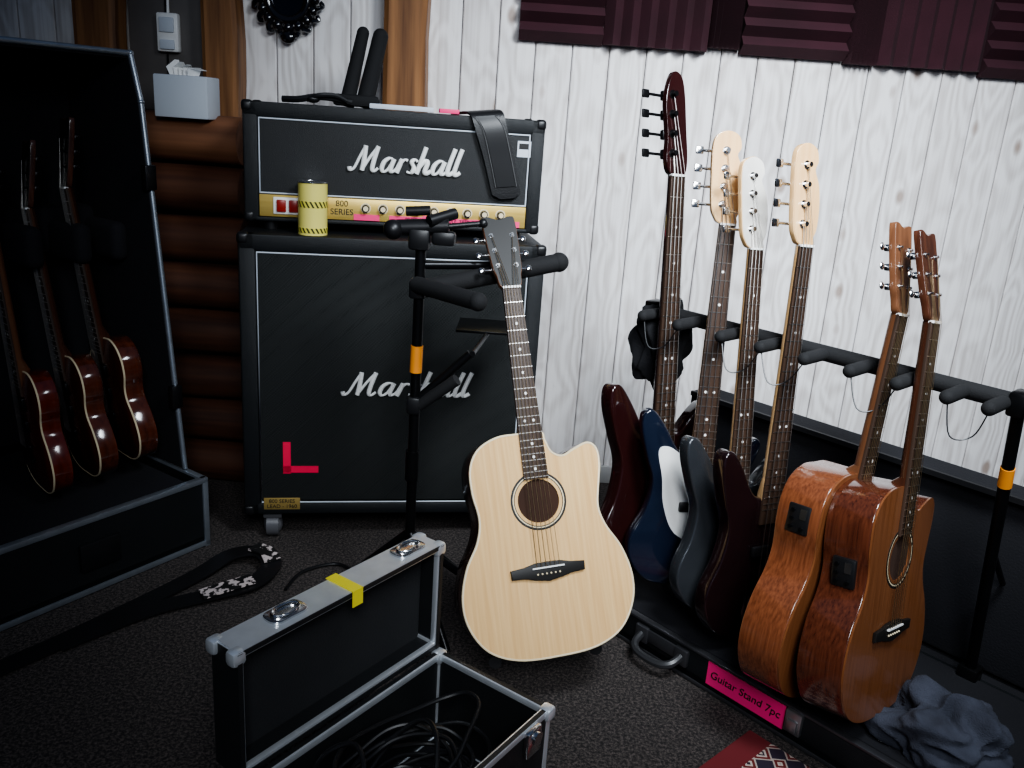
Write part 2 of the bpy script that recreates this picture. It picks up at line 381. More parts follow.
    if kind!='bass':
        for sgn in(-1,1):
            for i,y in enumerate((.055,.095,.135)):
                x=sgn*(.022+i*.002); posts.append((sgn,i,x,y))
                tn.cyl((x,y,-.016),(x,y,.009),.003,seg=10,M=HM); tn.cyl((x,y,0),(x,y,.002),.006,seg=12,M=HM)
                tn.cyl((x,y,-.020),(sgn*.055,y,-.020),.0025,seg=8,M=HM); tn.box((x*1.15,y,-.02),(.018,.014,.011),HM,.002)
                tn.sph((sgn*.058,y,-.020),(.008,.0085,.004),HM,12,8)
    else:
        for i,y in enumerate((.045,.088,.131,.174)):
            x=-.018; posts.append((-1,i,x,y))
            tn.cyl((x,y,-.02),(x,y,.014),.006,seg=12,M=HM); tn.cyl((x,y,0),(x,y,.002),.010,seg=14,M=HM)
            tn.cyl((x,y,-.022),(-.072,y,-.022),.0035,seg=8,M=HM); tn.box((x,y,-.019),(.03,.022,.012),HM,.003)
            tn.box((-.078,y,-.022),(.020,.019,.006),HM,.0028)
    tn.fin('tuning_machines',e,tunm)
    st=MB(); ns=4 if kind=='bass' else 6
    zt=zb+.0115
    for i in range(ns):
        f=i/(ns-1)-.5; r=(.0010-.0005*i/(ns-1)) if kind!='bass' else (.0013-.0006*i/(ns-1))
        zs=zt if kind=='aco' else zb+.018
        p0=V((f*.054,saddle,zs)); p1=V((f*(nw-.008),nut,zt)); st.cyl(p0,p1,r,seg=6)
        if kind=='bass': q=posts[i]
        else:
            if i<3: q=[a for a in posts if a[0]==-1 and a[1]==i][0]
            else: q=[a for a in posts if a[0]==1 and a[1]==5-i][0]
        st.cyl(p1,HM@V((q[2],q[3],.006)),r,seg=6)
    st.fin('strings',e,STEEL if kind!='aco' else BRONZE)
    if preamp:
        y=preamp; xs=-.147
        Mp=Matrix.Translation((xs,y,-depth*.5))@Matrix.Rotation(math.radians(0 if y>.36 else 4),4,'Z')
        q=MB(); q.box((0,0,0),(.012,.062,.050),Mp,.004); q.fin('preamp_panel',e,BLACK)
        q=MB()
        for a,b in((-.018,-.012),(0,-.012),(.018,-.012),(-.018,.012)): q.cyl((-.006,a,b),(-.011,a,b),.004,seg=10,M=Mp)
        q.fin('preamp_knobs',e,BLKMET)
        q=MB(); q.box((-.0065,.012,.010),(.001,.022,.014),Mp); q.fin('preamp_display',e,STEEL)
    return e

# ------------------------------------------------------------------ room
PW=.108; X0=-2.376; WY=2.68
w=MB(); x=X0
while x<2.8:
    w.box((x+PW/2,WY+.012,1.3),(PW-.003,.024,2.6),bev=.003,seg=1); x+=PW
w.box((.2,WY+.045,1.3),(5.4,.04,2.6))
w.fin('wall_back',None,wall_mat('whitewashed_planks',PW,X0),30)
MB().box((.2,.6,-.03),(5.4,4.4,.06)).fin('floor',None,CARP)
MB().box((-2.42,.6,1.3),(.06,4.3,2.6)).fin('wall_left',None,wood('dark_panelling',(.05,.04,.035),(.1,.085,.075),'z',.7,0,20))
MB().box((2.82,.6,1.3),(.06,4.3,2.6)).fin('wall_right',None,wood('pale_panelling',(.45,.43,.41),(.6,.58,.56),'z',.7,0,20))
MB().box((1.2,WY-.008,.03),(3.0,.014,.06),bev=.003).fin('baseboard_back',None,mat('baseboard_paint',(.5,.49,.48),.5))

# log half wall (left)
lw=empty('log_wall')
zz=.06
for k in range(8):
    m=MB()
    pts=[(-2.3+.16*j,2.50+.006*math.sin(j*1.7+k),zz+.004*math.sin(j*.9+k*2)) for j in range(10)]
    pts[-1]=(-.80,2.50,zz); pts=cr(pts,4,False)
    m.tube(pts,.066,False,18); m.fin('log_%d'%k,lw,LOGL if k==7 else LOG)
    zz+=.139
MB().box((-1.6,2.60,.55),(1.62,.1,1.08)).fin('backing',lw,VELV)

def post(name,x,y,wd,dp,z0=0,m=POST):
    e=empty(name,Matrix.Translation((x,y,0)))
    rings=[]
    for i in range(14):
        z=z0+(2.5-z0)*i/13; a=.004*math.sin(i*2.1+x*9)
        pts=[(-.5,-.38),(-.38,-.5),(.38,-.5),(.5,-.38),(.5,.5),(-.5,.5)]
        rings.append([(px*(wd+a)+a*.5,py*dp,z) for px,py in pts])
    MB().loft(rings).fin('shaft',e,m,30); return e
post('timber_post',-.368,2.63,.122,.09)
post('timber_post',-.885,2.60,.10,.08,1.09)
post('timber_post',-1.235,2.60,.12,.08,1.09)
e=empty('wall_panel',Matrix.Translation((-1.06,2.655,1.36)))
MB().box((0,0,0),(.22,.03,.52),bev=.004).fin('board',e,GREYP); MB().box((0,-.018,.0),(.004,.006,.5)).fin('groove_strip',e,BLACK)
e=empty('light_switch',Matrix.Translation((-1.05,2.628,1.315)))
MB().box((0,0,0),(.062,.026,.105),bev=.006).fin('plate',e,WHITE); MB().box((0,-.015,.02),(.042,.008,.040),bev=.003).fin('rocker',e,PAPER); MB().box((0,-.015,-.033),(.042,.008,.026),bev=.003).fin('socket',e,PAPER)
MB().tube([(0,0,.05),(.005,-.004,.2),(0,0,.5)],.004).fin('cable',e,WHITE)
e=empty('tissue_box',Matrix.Translation((-.94,2.46,1.088)))
MB().box((0,0,.055),(.145,.10,.11),bev=.004).fin('box',e,PAPER)
t=MB()
for a in range(5):
    t.ribbon([(-.03+.012*a,0,.108),(-.035+.015*a,.01*math.sin(a),.13),(-.03+.02*a,.012*math.cos(a*2),.15-.006*a)],(.7,.7,0),[.03,.04,.012],.001)
t.fin('tissue',e,WHITE)

# ornate round mirror
e=empty('ornate_mirror',Matrix.Translation((-.715,2.655,1.43)))
m=MB(); m.tube([(.058*math.cos(a),0,.058*math.sin(a)) for a in [math.pi*2*i/40 for i in range(40)]],.013,True,10)
for i in range(16):
    a=math.pi*2*i/16; m.sph((.078*math.cos(a),-.002,.078*math.sin(a)),(.014,.012,.014),u=12,v=8)
    a+=math.pi/16; m.tube(cr([(.07*math.cos(a),0,.07*math.sin(a)),(.09*math.cos(a-.06),-.006,.09*math.sin(a-.06)),(.102*math.cos(a+.06),-.002,.102*math.sin(a+.06)),(.094*math.cos(a+.14),0,.094*math.sin(a+.14))],4,False),.007,seg=6)
m.sph((0,-.002,-.103),(.022,.010,.018)); m.fin('frame',e,BLKG); MB().cyl((0,.01,0),(0,.002,0),.054,seg=40).fin('mirror',e,MIRR)

# acoustic foam panels
e=empty('acoustic_foam')
FY=WY-.004
def foam(x0,x1,z0,z1,vert,th=.055,n=6):
    m=MB(); prof=[]
    ln=(x1-x0) if vert else (z1-z0)
    for i in range(n):
        prof+= [(ln*i/n,.018),(ln*(i+.5)/n,th)]
    prof+=[(ln,.018)]
    ring=[(0,0)]+prof+[(ln,0)]
    if vert: A=[(x0+p,FY-q,z0) for p,q in ring]; B=[(x0+p,FY-q,z1) for p,q in ring]
    else: A=[(x0,FY-q,z0+p) for p,q in ring]; B=[(x1,FY-q,z0+p) for p,q in ring]
    m.loft([A,B]).fin('foam_tile',e,FOAMP,20)
x=-.05
for wdt,zb_,vt in ((.24,1.364,False),(.30,1.366,True),(.09,1.378,True),(.30,1.366,False),(.09,1.36,True),(.30,1.362,True),(.30,1.35,False),(.30,1.355,True)):
    foam(x,x+wdt,zb_,zb_+.30,vt); foam(x,x+wdt,zb_+.302,zb_+.6,not vt); x+=wdt+.002

# ------------------------------------------------------------------ amplifier
AM=Matrix.Translation((-.695,2.10,0))@Matrix.Rotation(math.radians(10),4,'Z')
LET={'M':(1.2,[[(-.12,.14),(-.04,.0),(.10,.12),(.2,.55),(.32,1.0)],[(.32,1.0),(.40,.5),(.44,.02)],[(.44,.02),(.62,.55),(.84,1.0)],[(.84,1.0),(.82,.5),(.84,.1),(.95,.0),(1.08,.14)]]),
'a':(.64,[[(.42,.50),(.24,.56),(.06,.40),(.03,.14),(.14,.0),(.30,.12),(.42,.50)],[(.44,.54),(.40,.16),(.48,.0),(.64,.14)]]),
'r':(.46,[[(-.0,.14),(.10,.55),(.10,.3),(.06,.0)],[(.09,.28),(.22,.52),(.38,.50)]]),
's':(.44,[[(.34,.48),(.2,.56),(.1,.44),(.26,.22),(.2,.02),(.0,.06)]]),
'h':(.60,[[(.0,.0),(.04,.5),(.08,1.08)],[(.03,.26),(.2,.55),(.33,.46),(.31,.12),(.4,.0),(.56,.14)]]),
'l':(.30,[[(.08,1.08),(.03,.5),(.03,.12),(.12,.0),(.28,.14)]])}
def logo(parent,x0,z0,cap,y,wtot):
    m=MB(); x=0; total=4.55; kx=wtot/total
    for ch in 'Marshall':
        adv,st=LET[ch]
        for s in st:
            pl=cr([(a,b,0) for a,b in s],6,False); N=len(pl)
            pts=[(x0+(x+p.x+.28*p.y)*kx,y,z0+p.y*cap) for p in pl]
            rad=[]
            for i in range(N):
                d=(pl[min(i+1,N-1)]-pl[max(i-1,0)]); dn=abs(d.y)/max(d.length,1e-6)
                rad.append(cap*(.045+.055*(dn if d.y<0 or ch in'lh' else dn*.3)))
            m.tube(pts,rad,False,8)
        x+=adv
    return m.fin('script_logo',parent,WHITE,60)
def corners(m,w,d,h,z0,y0=0,r=.03):
    for x in(0,w):
        for y in(0,d):
            for z in(0,h):
                sx=1 if x==0 else -1; sy=1 if y==0 else -1; sz=1 if z==0 else -1
                m.box((x+sx*(r/2-.003),y0+y+sy*(r/2-.003),z0+z+sz*(r/2-.003)),(r,r,r),bev=.009,seg=3)
cab=empty('speaker_cabinet',AM)
W,D,Hh=.77,.36,.756; z0=.08; bd=.042
MB().box((W/2,D/2+.006,z0+Hh/2),(W,D-.012,Hh),bev=.008).fin('cabinet_shell',cab,TOLEX)
f=MB()
for c,s in(((bd/2,.012,z0+Hh/2),(bd,.03,Hh)),((W-bd/2,.012,z0+Hh/2),(bd,.03,Hh)),((W/2,.012,z0+bd/2-.004),(W,.03,bd-.008)),((W/2,.012,z0+Hh-bd/2),(W,.03,bd))): f.box(c,s,bev=.006)
f.fin('front_frame',cab,TOLEX)
MB().box((W/2,.006,z0+Hh/2),(W-2*bd,.012,Hh-2*bd),bev=.001).fin('grille_cloth',cab,GRILLE)
def piping(parent,x0,x1,za,zb_,y):
    p=[(x0,y,za),(x1,y,za),(x1,y,zb_),(x0,y,zb_)]; m=MB()
    for i in range(4): m.cyl(p[i],p[(i+1)%4],.0018,seg=8); m.sph(p[i],.0018,u=8,v=6)
    m.fin('white_piping',parent,PAPER)
piping(cab,bd+.003,W-bd-.003,z0+bd-.006,z0+Hh-bd-.003,-.001)
c=MB(); corners(c,W,D,Hh,z0,-.002); c.fin('corner_protectors',cab,BLACK)
ca=MB()
for x in(.07,W-.07):
    for y in(.04,D-.06):
        ca.cyl((x-.016,y,.034),(x+.016,y,.034),.034,seg=28); ca.sph((x,y,.034),(.026,.033,.033))
        ca.box((x,y,.070),(.05,.05,.022),bev=.004)
ca.fin('casters',cab,mat('caster_rubber',(.12,.12,.13),.35))
logo(cab,.262,.425,.062,-.004,.325)
lt=MB(); lt.box((.112,-.0012,.245),(.020,.0014,.09)).box((.148,-.0012,.212),(.092,.0014,.019)); lt.fin('letter_tape',cab,REDT)
MB().box((.098,-.002,.112),(.095,.003,.034),bev=.001).fin('badge',cab,mat('badge_brass',(.40,.28,.09),.45,.4))
text('badge_text',cab,'800 SERIES\nLEAD - 1960',.015,Matrix.Translation((.098,-.0038,.115))@FRONT,EBONY)
# head
hd=empty('guitar_amplifier',AM@Matrix.Translation((.008,.078,.858)))
W,D,Hh=.752,.215,.288
MB().box((W/2,D/2+.006,Hh/2),(W,D-.012,Hh),bev=.012,seg=3).fin('head_shell',hd,TOLEX)
f=MB()
for c,s in(((.018,.01,Hh/2),(.036,.026,Hh)),((W-.018,.01,Hh/2),(.036,.026,Hh)),((W/2,.01,.006),(W,.026,.012)),((W/2,.01,Hh-.018),(W,.026,.036))): f.box(c,s,bev=.005)
f.fin('head_frame',hd,TOLEX)
MB().box((W/2,.004,.160),(W-.072,.008,.19)).fin('head_grille',hd,mat('tolex_front',(.008,.009,.010),.5,bump=.5,bs=600))
piping(hd,.039,W-.039,.071,Hh-.038,-.002)
MB().box((W/2,.002,.040),(W-.074,.012,.054),bev=.001).fin('control_panel',hd,GOLD)
kn=MB(); kc=MB()
for i in range(9):
    x=.30+i*.0435; kn.cyl((x,-.003,.045),(x,-.019,.045),.0105,.009,seg=18); kc.cyl((x,-.0185,.045),(x,-.021,.045),.0065,seg=14); kc.cyl((x,-.003,.045),(x,-.006,.045),.013,seg=20)
kn.fin('knobs',hd,BLACK); kc.fin('knob_caps',hd,CREAM)
MB().box((.105,-.005,.041),(.068,.006,.042),bev=.002).fin('switch_plate',hd,WHITE)
s=MB().box((.091,-.010,.041),(.023,.008,.030),bev=.002).box((.121,-.010,.041),(.023,.008,.030),bev=.002); s.fin('rocker_switches',hd,mat('switch_red',(.30,.02,.015),.3))
text('panel_text',hd,'800\nSERIES',.021,Matrix.Translation((.240,-.0045,.047))@FRONT,EBONY)
tp=MB()
for a,b in((.27,.335),(.36,.50),(.515,.60),(.62,.70)): tp.box(((a+b)/2,-.0050,.0215),(b-a,.0014,.015))
tp.box((.47,-.0055,.027),(.05,.0015,.012)); tp.fin('pink_label_tape',hd,PINK)
text('tape_text',hd,'PRESENCE BASS  MIDDLE  TREBLE',.012,Matrix.Translation((.49,-.0062,.018))@FRONT,EBONY)
logo(hd,.262,.138,.062,-.005,.272)
c=MB(); corners(c,W,D,Hh,0,-.002,.028); c.fin('corner_protectors',hd,BLACK)
ft=MB()
for x in(.06,W-.06):
    for y in(.03,D-.03): ft.cyl((x,y,-.0215),(x,y,.002),.018,.02)
ft.fin('rubber_feet',hd,BLACK)
MB().box((.70,-.001,.215),(.035,.002,.04)).fin('sticker',hd,PAPER)
MB().box((.70,-.0025,.222),(.027,.001,.014)).fin('sticker_print',hd,EBONY)
# things on the head
TOP=AM@Matrix.Translation((.008,.078,.858+.2895))
e=empty('guitar_strap',TOP)
pts=cr([(.568,.20,.005),(.574,.10,.007),(.584,.02,.011),(.598,-.010,.004),(.610,-.018,-.03),(.634,-.017,-.10),(.655,-.016,-.175),(.662,-.015,-.20)],6,False)
n_=len(pts); MB().ribbon(pts,(.98,0,.12),[.088-.02*max(0,(i/n_-.2)) if i<n_-4 else .06-.008*(i-n_+4) for i in range(n_)],.006).fin('band',e,LEATH)
pts2=cr([(.592,-.0135,.0),(.615,-.0225,-.03),(.637,-.0215,-.10),(.656,-.0205,-.17)],6,False)
MB().ribbon(pts2,(.98,0,.12),.048,.005).fin('stitched_patch',e,BLACK)
m=MB()
for sg in(-1,1):
    q=[(p.x+sg*.027,p.y-.004,p.z+sg*.003) for p in pts2]; m.tube(q,.0009,seg=5)
m.fin('stitching',e,mat('grey_thread',(.12,.12,.12),.7))
e=empty('mic_clip',TOP)
m=MB(); m.tube(cr([(.09,.06,.008),(.13,.05,.010),(.17,.05,.018),(.21,.06,.018),(.26,.07,.010)],5,False),.008); m.tube(cr([(.15,.05,.010),(.18,.04,.022),(.22,.05,.024),(.25,.05,.012)],5,False),.006); m.sph((.165,.05,.013),(.018,.013,.010)); m.fin('clip_body',e,BLACK)
e=empty('notepad',TOP); MB().box((.385,.05,.006),(.16,.09,.012),bev=.002).fin('pages',e,PAPER)
MB().box((.505,.03,.006),(.05,.03,.011),bev=.001).fin('pink_tag',e,PINK)
e=empty('padded_holder',TOP)
m=MB(); m.cyl((.245,.15,.001),(.285,.17,.185),.020,.016); m.cyl((.290,.15,.001),(.330,.17,.18),.024,.020); m.sph((.285,.17,.185),.016).sph((.330,.17,.18),.020); m.box((.27,.15,.016),(.12,.06,.03),bev=.01); m.fin('foam_sleeves',e,FOAMB)
# can
e=empty('tin_can',AM@Matrix.Translation((.178,.037,.8365)))
MB().cyl((0,0,0),(0,0,.128),.036,seg=40).fin('can_body',e,CANY)
MB().cyl((0,0,.068),(0,0,.083),.0366,seg=40).fin('stripe_band',e,HAZ); MB().cyl((0,0,.006),(0,0,.018),.0366,seg=40).fin('stripe_band',e,HAZ)
MB().tube([(.036*math.cos(a),.036*math.sin(a),.128) for a in [math.pi*2*i/40 for i in range(40)]],.002,True).fin('rim',e,CHROME)
MB().cyl((0,0,.126),(0,0,.129),.033,seg=30).fin('lid',e,CHROME)

# ------------------------------------------------------------------ rack case
RO=V((.308,1.746,0)); n_ax=V((.729,.684,0)).normalized(); t_ax=V((.684,-.729,0)).normalized()
RM=Matrix.Translation(RO)@Matrix((t_ax,n_ax,V((0,0,1)))).transposed().to_4x4()
def R(s,n,z): return RM@V((s,n,z))
rk=empty('guitar_rack_case',RM)
m=MB(); s0,s1,dp=-.20,.80,.42
m.box(((s0+s1)/2,dp/2,.012),(s1-s0,dp,.024)); m.box(((s0+s1)/2,.006,.040),(s1-s0,.012,.076),bev=.002); m.box(((s0+s1)/2,dp-.006,.040),(s1-s0,.012,.076)); m.box((s0+.006,dp/2,.04),(.012,dp,.076)); m.box((s1-.006,dp/2,.04),(.012,dp,.076)); m.fin('case_base',rk,TOLEX)
MB().box(((s0+s1)/2,dp/2,.055),(s1-s0-.03,dp-.03,.06),bev=.008).fin('foam_floor',rk,VELV)
DE=mat('dark_edge',(.13,.13,.14),.35,.8)
m=MB(); m.box(((s0+s1)/2,.004,.081),(s1-s0,.016,.006),bev=.001); m.box(((s0+s1)/2,-.001,.006),(s1-s0,.004,.008),bev=.001); m.fin('edge_profile',rk,DE)
m=MB(); m.box(((s0+s1)/2,dp+.075,.28),(s1-s0,.012,.42)); m.box(((s0+s1)/2,dp+.04,.485),(s1-s0,.08,.012)); m.box((s0+.006,dp+.04,.28),(.012,.08,.42)); m.box((s1-.006,dp+.04,.28),(.012,.08,.42)); m.box(((s0+s1)/2,dp+.04,.07),(s1-s0,.08,.012)); m.fin('case_lid',rk,VELV)
MB().box(((s0+s1)/2,dp+.045,.28),(s1-s0-.03,.05,.39),bev=.01).fin('lid_lining',rk,VELV)
m=MB(); m.box(((s0+s1)/2,dp-.002,.487),(s1-s0,.008,.012)); m.fin('lid_edge',rk,mat('dark_edge2',(.02,.02,.022),.5,.5))
m=MB(); m.tube(cr([(.045,-.006,.050),(.05,-.035,.040),(.075,-.050,.034),(.125,-.050,.034),(.15,-.035,.040),(.155,-.006,.050)],5,False),.009); m.fin('handle_grip',rk,mat('grip_rubber',(.03,.03,.032),.35))
m=MB(); m.box((.045,-.004,.05),(.035,.012,.040),bev=.003); m.box((.155,-.004,.05),(.035,.012,.040),bev=.003); m.box((.10,-.003,.052),(.10,.006,.03),bev=.002); m.fin('handle_plates',rk,DE)
m=MB()
for s in(-.08,.43,.70): m.box((s,-.006,.055),(.035,.012,.05),bev=.003); m.box((s,-.013,.05),(.022,.008,.026),bev=.002)
m.fin('latches',rk,mat('latch_steel',(.45,.45,.46),.3,.9))
MB().box((.315,-.0012,.048),(.185,.002,.054)).fin('pink_label',rk,PINK)
text('label_text',rk,'Guitar Stand 7pc',.0245,Matrix.Translation((.315,-.0028,.041))@FRONT,EBONY,shear=.12)
m=MB(); m.cyl((-.19,.205,.735),(.62,.205,.735),.0165,seg=20); pg=[-.155,-.055,.058,.155,.255,.35,.441,.53,.60]
for s in pg: m.cyl((s,.205,.735),(s,.120,.735),.0130,seg=18); m.sph((s,.120,.735),.0130,u=18,v=10)
m.fin('padded_neck_rest',rk,FOAMB)
m=MB()
for s in(-.19,.62):
    m.cyl((s,.205,.735),(s-.02,.405,.08),.011,seg=14); m.box((s,.205,.735),(.03,.045,.045),bev=.006); m.box((s-.02,.40,.09),(.04,.04,.04),bev=.004); m.cyl((s-.01,.30,.42),(s-.01,.43,.30),.006)
m.fin('support_posts',rk,BLKMET)
p0=V((.62,.205,.735));p1=V((.60,.405,.08)); m=MB(); m.cyl(p0.lerp(p1,.20),p0.lerp(p1,.26),.0125); m.fin('orange_band',rk,ORG)
m=MB()
for a,b in((-.155,-.055),(.058,.155),(.155,.255),(.35,.441),(.53,.60)):
    m.tube(cr([(a,.125,.73),((a+b)/2-.01,.10,.675),((a+b)/2+.02,.12,.68),(b,.125,.73)],6,False),.0014,seg=6)
m.fin('retaining_cords',rk,BLACK)

# guitars on rack
tn=t_ax
def tb(a): return (t_ax*math.cos(a)-n_ax*math.sin(a))
guitar('bass_guitar',R(-.035,.125,.135),R(-.187,.20,1.265),tb(.15),'bass',OXBL,OXBL,OXBL,ROSE,OXBL,.040,bind=False,tunm=BLKMET,hard=BLKMET,head=HTB)
guitar('bass_guitar',R(.075,.105,.150),R(-.025,.20,1.152),tb(.62),'bass',NAVY,NAVY,MAPLE,ROSE,MAPLE,.040,bind=False,pickguard=PICKW)
guitar('bass_guitar',R(.180,.115,.140),R(.044,.20,1.104),tb(.30),'bass',GUNM,GUNM,MAPLE,ROSE,mat('headstock_white',(.6,.58,.54),.3),.040,bind=False)
guitar('bass_guitar',R(.252,.110,.118),R(.164,.20,1.138),tb(.22),'bass',BLKR,BLKR,MAPLE,ROSE,MAPLE,.040,bind=False)
guitar('acoustic_guitar',R(.44,.035,.115),R(.393,.20,1.018),tn,'aco',MAHOG2,CEDAR,NECKW,ROSE,NECKW,.10,preamp=.395,bind=False)
guitar('acoustic_guitar',R(.56,.05,.128),R(.437,.20,1.013),tn,'aco',MAHOG,CEDAR,DARKSIDE,ROSE,DARKSIDE,.10,preamp=.32,bind=False)

# centre acoustic
guitar('acoustic_guitar',(.131,1.482,.131),(-.050,1.853,.963),(.30,-.95,0),'aco',DARKSIDE,SPRUCE,NECKW,ROSE,EBONY,.105)

# stand
st=empty('guitar_stand')
m=MB(); px,py=-.213,1.80
m.cyl((px,py,.02),(px+.003,py,.90),.0115,seg=18); m.cyl((px,py,.35),(px,py,.42),.015)
for a in(40,148,300):
    a=math.radians(a); m.cyl((px,py,.22),(px+.22*math.cos(a),py+.18*math.sin(a),.012),.009)
m.cyl((px,py,.20),(.03,1.64,.135),.009); m.cyl((.03,1.64,.135),(.01,1.52,.115),.008); m.cyl((.03,1.64,.135),(.20,1.60,.115),.008)
m.cyl((px,py,.535),(-.095,1.80,.655),.009); m.cyl((px,py,.84),(-.03,1.875,.84),.009)
m.fin('frame',st,BLKMET)
m=MB(); m.cyl((-.205,1.80,.79),(.085,1.905,.850),.020); m.sph((.085,1.905,.850),.022); m.cyl((-.215,1.79,.80),(-.078,1.66,.800),.018); m.sph((-.078,1.66,.800),.019)
m.cyl((.01,1.52,.115),(.005,1.46,.12),.013); m.cyl((.20,1.60,.115),(.21,1.53,.12),.013)
m.cyl((px,py,.52),(-.12,1.78,.60),.013)
m.fin('foam_pads',st,FOAMB)
m=MB(); m.box((px,py,.895),(.045,.04,.045),bev=.008); m.cyl((px-.05,py,.915),(px+.06,py,.925),.017); m.sph((px-.055,py-.01,.912),.021); m.cyl((px+.02,py-.02,.935),(px+.07,py+.02,.95),.012); m.cyl((px-.03,py,.95),(px+.02,py,.955),.010); m.box((px+.05,py,.90),(.05,.03,.03),bev=.008); m.box((px,py,.79),(.035,.04,.04),bev=.006); m.box((px,py,.53),(.030,.035,.04),bev=.006)
m.cyl((px+.06,py,.925),(px+.13,py+.01,.935),.006); m.sph((px+.13,py+.01,.935),.010); m.fin('clamps',st,BLACK)
m=MB(); m.box((-.065,2.02,.665),(.15,.13,.006),bev=.001); m.cyl((-.09,1.80,.655),(-.065,1.98,.66),.006); m.fin('accessory_shelf',st,BLKMET)
MB().cyl((px+.001,py,.605),(px+.002,py,.665),.0135).fin('orange_band',st,ORG)

def cloth(name,c,r,amp,fr,m,seed,fl=.55,rot=0):
    b=MB(); b.sph((0,0,0),1,u=96,v=64)
    for v in b.bm.verts:
        p=v.co.copy(); s=V((seed,seed*.7,0))
        rid=1-abs(noise.noise(p*fr*1.6+s))*2
        f=1+amp*noise.noise(p*fr+s)+amp*.35*(rid-.6)
        q=V((p.x*r[0]*f,p.y*r[1]*f,p.z*r[2]*f))
        if q.z<-r[2]*fl: q.z=-r[2]*fl
        v.co=q
    e=empty(name,Matrix.Translation(c)@Matrix.Rotation(rot,4,'Z')); b.fin('fabric',e,m,80); return e
cloth('beanie_hat',R(-.165,.215,.66),(.062,.045,.105),.5,1.6,CLOTHB,3,2)
cloth('towel',R(.660,.115,.122),(.110,.085,.068),.55,1.7,TOWEL,7,.6,-.6)
cloth('fabric_bag',(.80,1.13,.046),(.13,.08,.06),.4,1.6,CLOTHB,12)

# rug
rg=empty('rug',RM@Matrix.Translation((.36,-.95,0)))
MB().box((.40,.46,.005),(.80,.90,.010),bev=.003).fin('woven_pile',rg,RUG)

# ------------------------------------------------------------------ small open case
a_ax=V((-.572,-.82,0)).normalized(); c_ax=V((.82,-.572,0)).normalized()
CM=Matrix.Translation((-.101,1.380,0))@Matrix((c_ax,-a_ax,V((0,0,1)))).transposed().to_4x4()
cs=empty('cable_case',CM)
LX,LY,HB=.25,.440,.20
PAN=mat('case_laminate',(.014,.015,.016),.4,bump=.3,bs=300)
m=MB(); th=.008
m.box((LX/2,-LY/2,.006),(LX,LY,.010)); m.box((th/2,-LY/2,HB/2),(th,LY,HB-.004)); m.box((LX-th/2,-LY/2,HB/2),(th,LY,HB-.004)); m.box((LX/2,-th/2,HB/2),(LX,th,HB-.004)); m.box((LX/2,-LY+th/2,HB/2),(LX,th,HB-.004)); m.fin('base_panels',cs,PAN)
e1=MB()
def frame_edges(m,x0,x1,y0,y1,z0,z1,b):
    for x in(x0,x1):
        for y in(y0,y1): m.box((x,y,(z0+z1)/2),(b,b,z1-z0+b),bev=.002)
        for z in(z0,z1): m.box((x,(y0+y1)/2,z),(b,abs(y1-y0)+b,b),bev=.002)
    for y in(y0,y1):
        for z in(z0,z1): m.box(((x0+x1)/2,y,z),(abs(x1-x0)+b,b,b),bev=.002)
frame_edges(e1,.005,LX-.005,-.005,-LY+.005,.009,HB-.009,.013)
for x in(.004,LX-.004):
    for y in(-.004,-LY+.004):
        for z in(.012,HB-.012): e1.box((x,y,z),(.024,.024,.024),bev=.006)
e1.fin('base_edges',cs,ALU)
MB().box((LX/2,-LY/2,.016),(LX-.03,LY-.03,.006)).fin('base_lining',cs,VELV)
LDp,LH=.060,.215
m=MB(); zc=HB+LH/2
m.box((-LDp+.004,-LY/2,zc),(th,LY-.004,LH-.004)); m.box((-LDp/2,-.004,zc),(LDp,th,LH-.004)); m.box((-LDp/2,-LY+.004,zc),(LDp,th,LH-.004)); m.box((-LDp/2,-LY/2,HB+LH-.004),(LDp-.002,LY-.004,th)); m.box((-LDp/2,-LY/2,HB+.006),(LDp-.002,LY-.004,th)); m.fin('lid_panels',cs,PAN)
MB().box((-LDp+.012,-LY/2,zc),(.008,LY-.02,LH-.02)).fin('lid_lining',cs,mat('lid_felt',(.014,.015,.017),.95,bump=.6,bs=300))
e2=MB(); frame_edges(e2,-LDp+.004,-.008,-.006,-LY+.006,HB+.010,HB+LH-.006,.011)
e2.box((-LDp/2,-LY/2,HB+LH-.001),(LDp-.004,LY-.004,.004))
for y in(-.004,-LY+.004):
    for x in(-LDp+.004,-.010): e2.box((x,y,HB+LH-.010),(.021,.024,.024),bev=.006)
e2.fin('lid_edges',cs,ALU)
m=MB()
for y in(-.06,-.33):
    m.prism([[(p.x,p.y) for p in cr([(-.015,-.03,0),(.015,-.03,0),(.018,0,0),(.015,.03,0),(-.015,.03,0),(-.018,0,0)],6)]],0,.005,.001,Matrix.Translation((-.032,y,HB+LH+.0005)))
    m.tube([(-.032+.013*math.cos(t_),y+.024*math.sin(t_),HB+LH+.008) for t_ in [math.pi*2*i/24 for i in range(24)]],.0024,True)
    m.box((LX+.006,y,HB-.03),(.012,.04,.05),bev=.004); m.cyl((LX+.012,y,HB-.02),(LX+.018,y,HB-.02),.012)
m.fin('latches',cs,CHROME)
m=MB(); m.box((-LDp/2,-.212,HB+LH+.0022),(LDp+.004,.022,.0016)); m.box((.0005,-.212,HB+LH-.012),(.0016,.022,.028)); m.fin('yellow_tape',cs,YEL)
cb=MB()
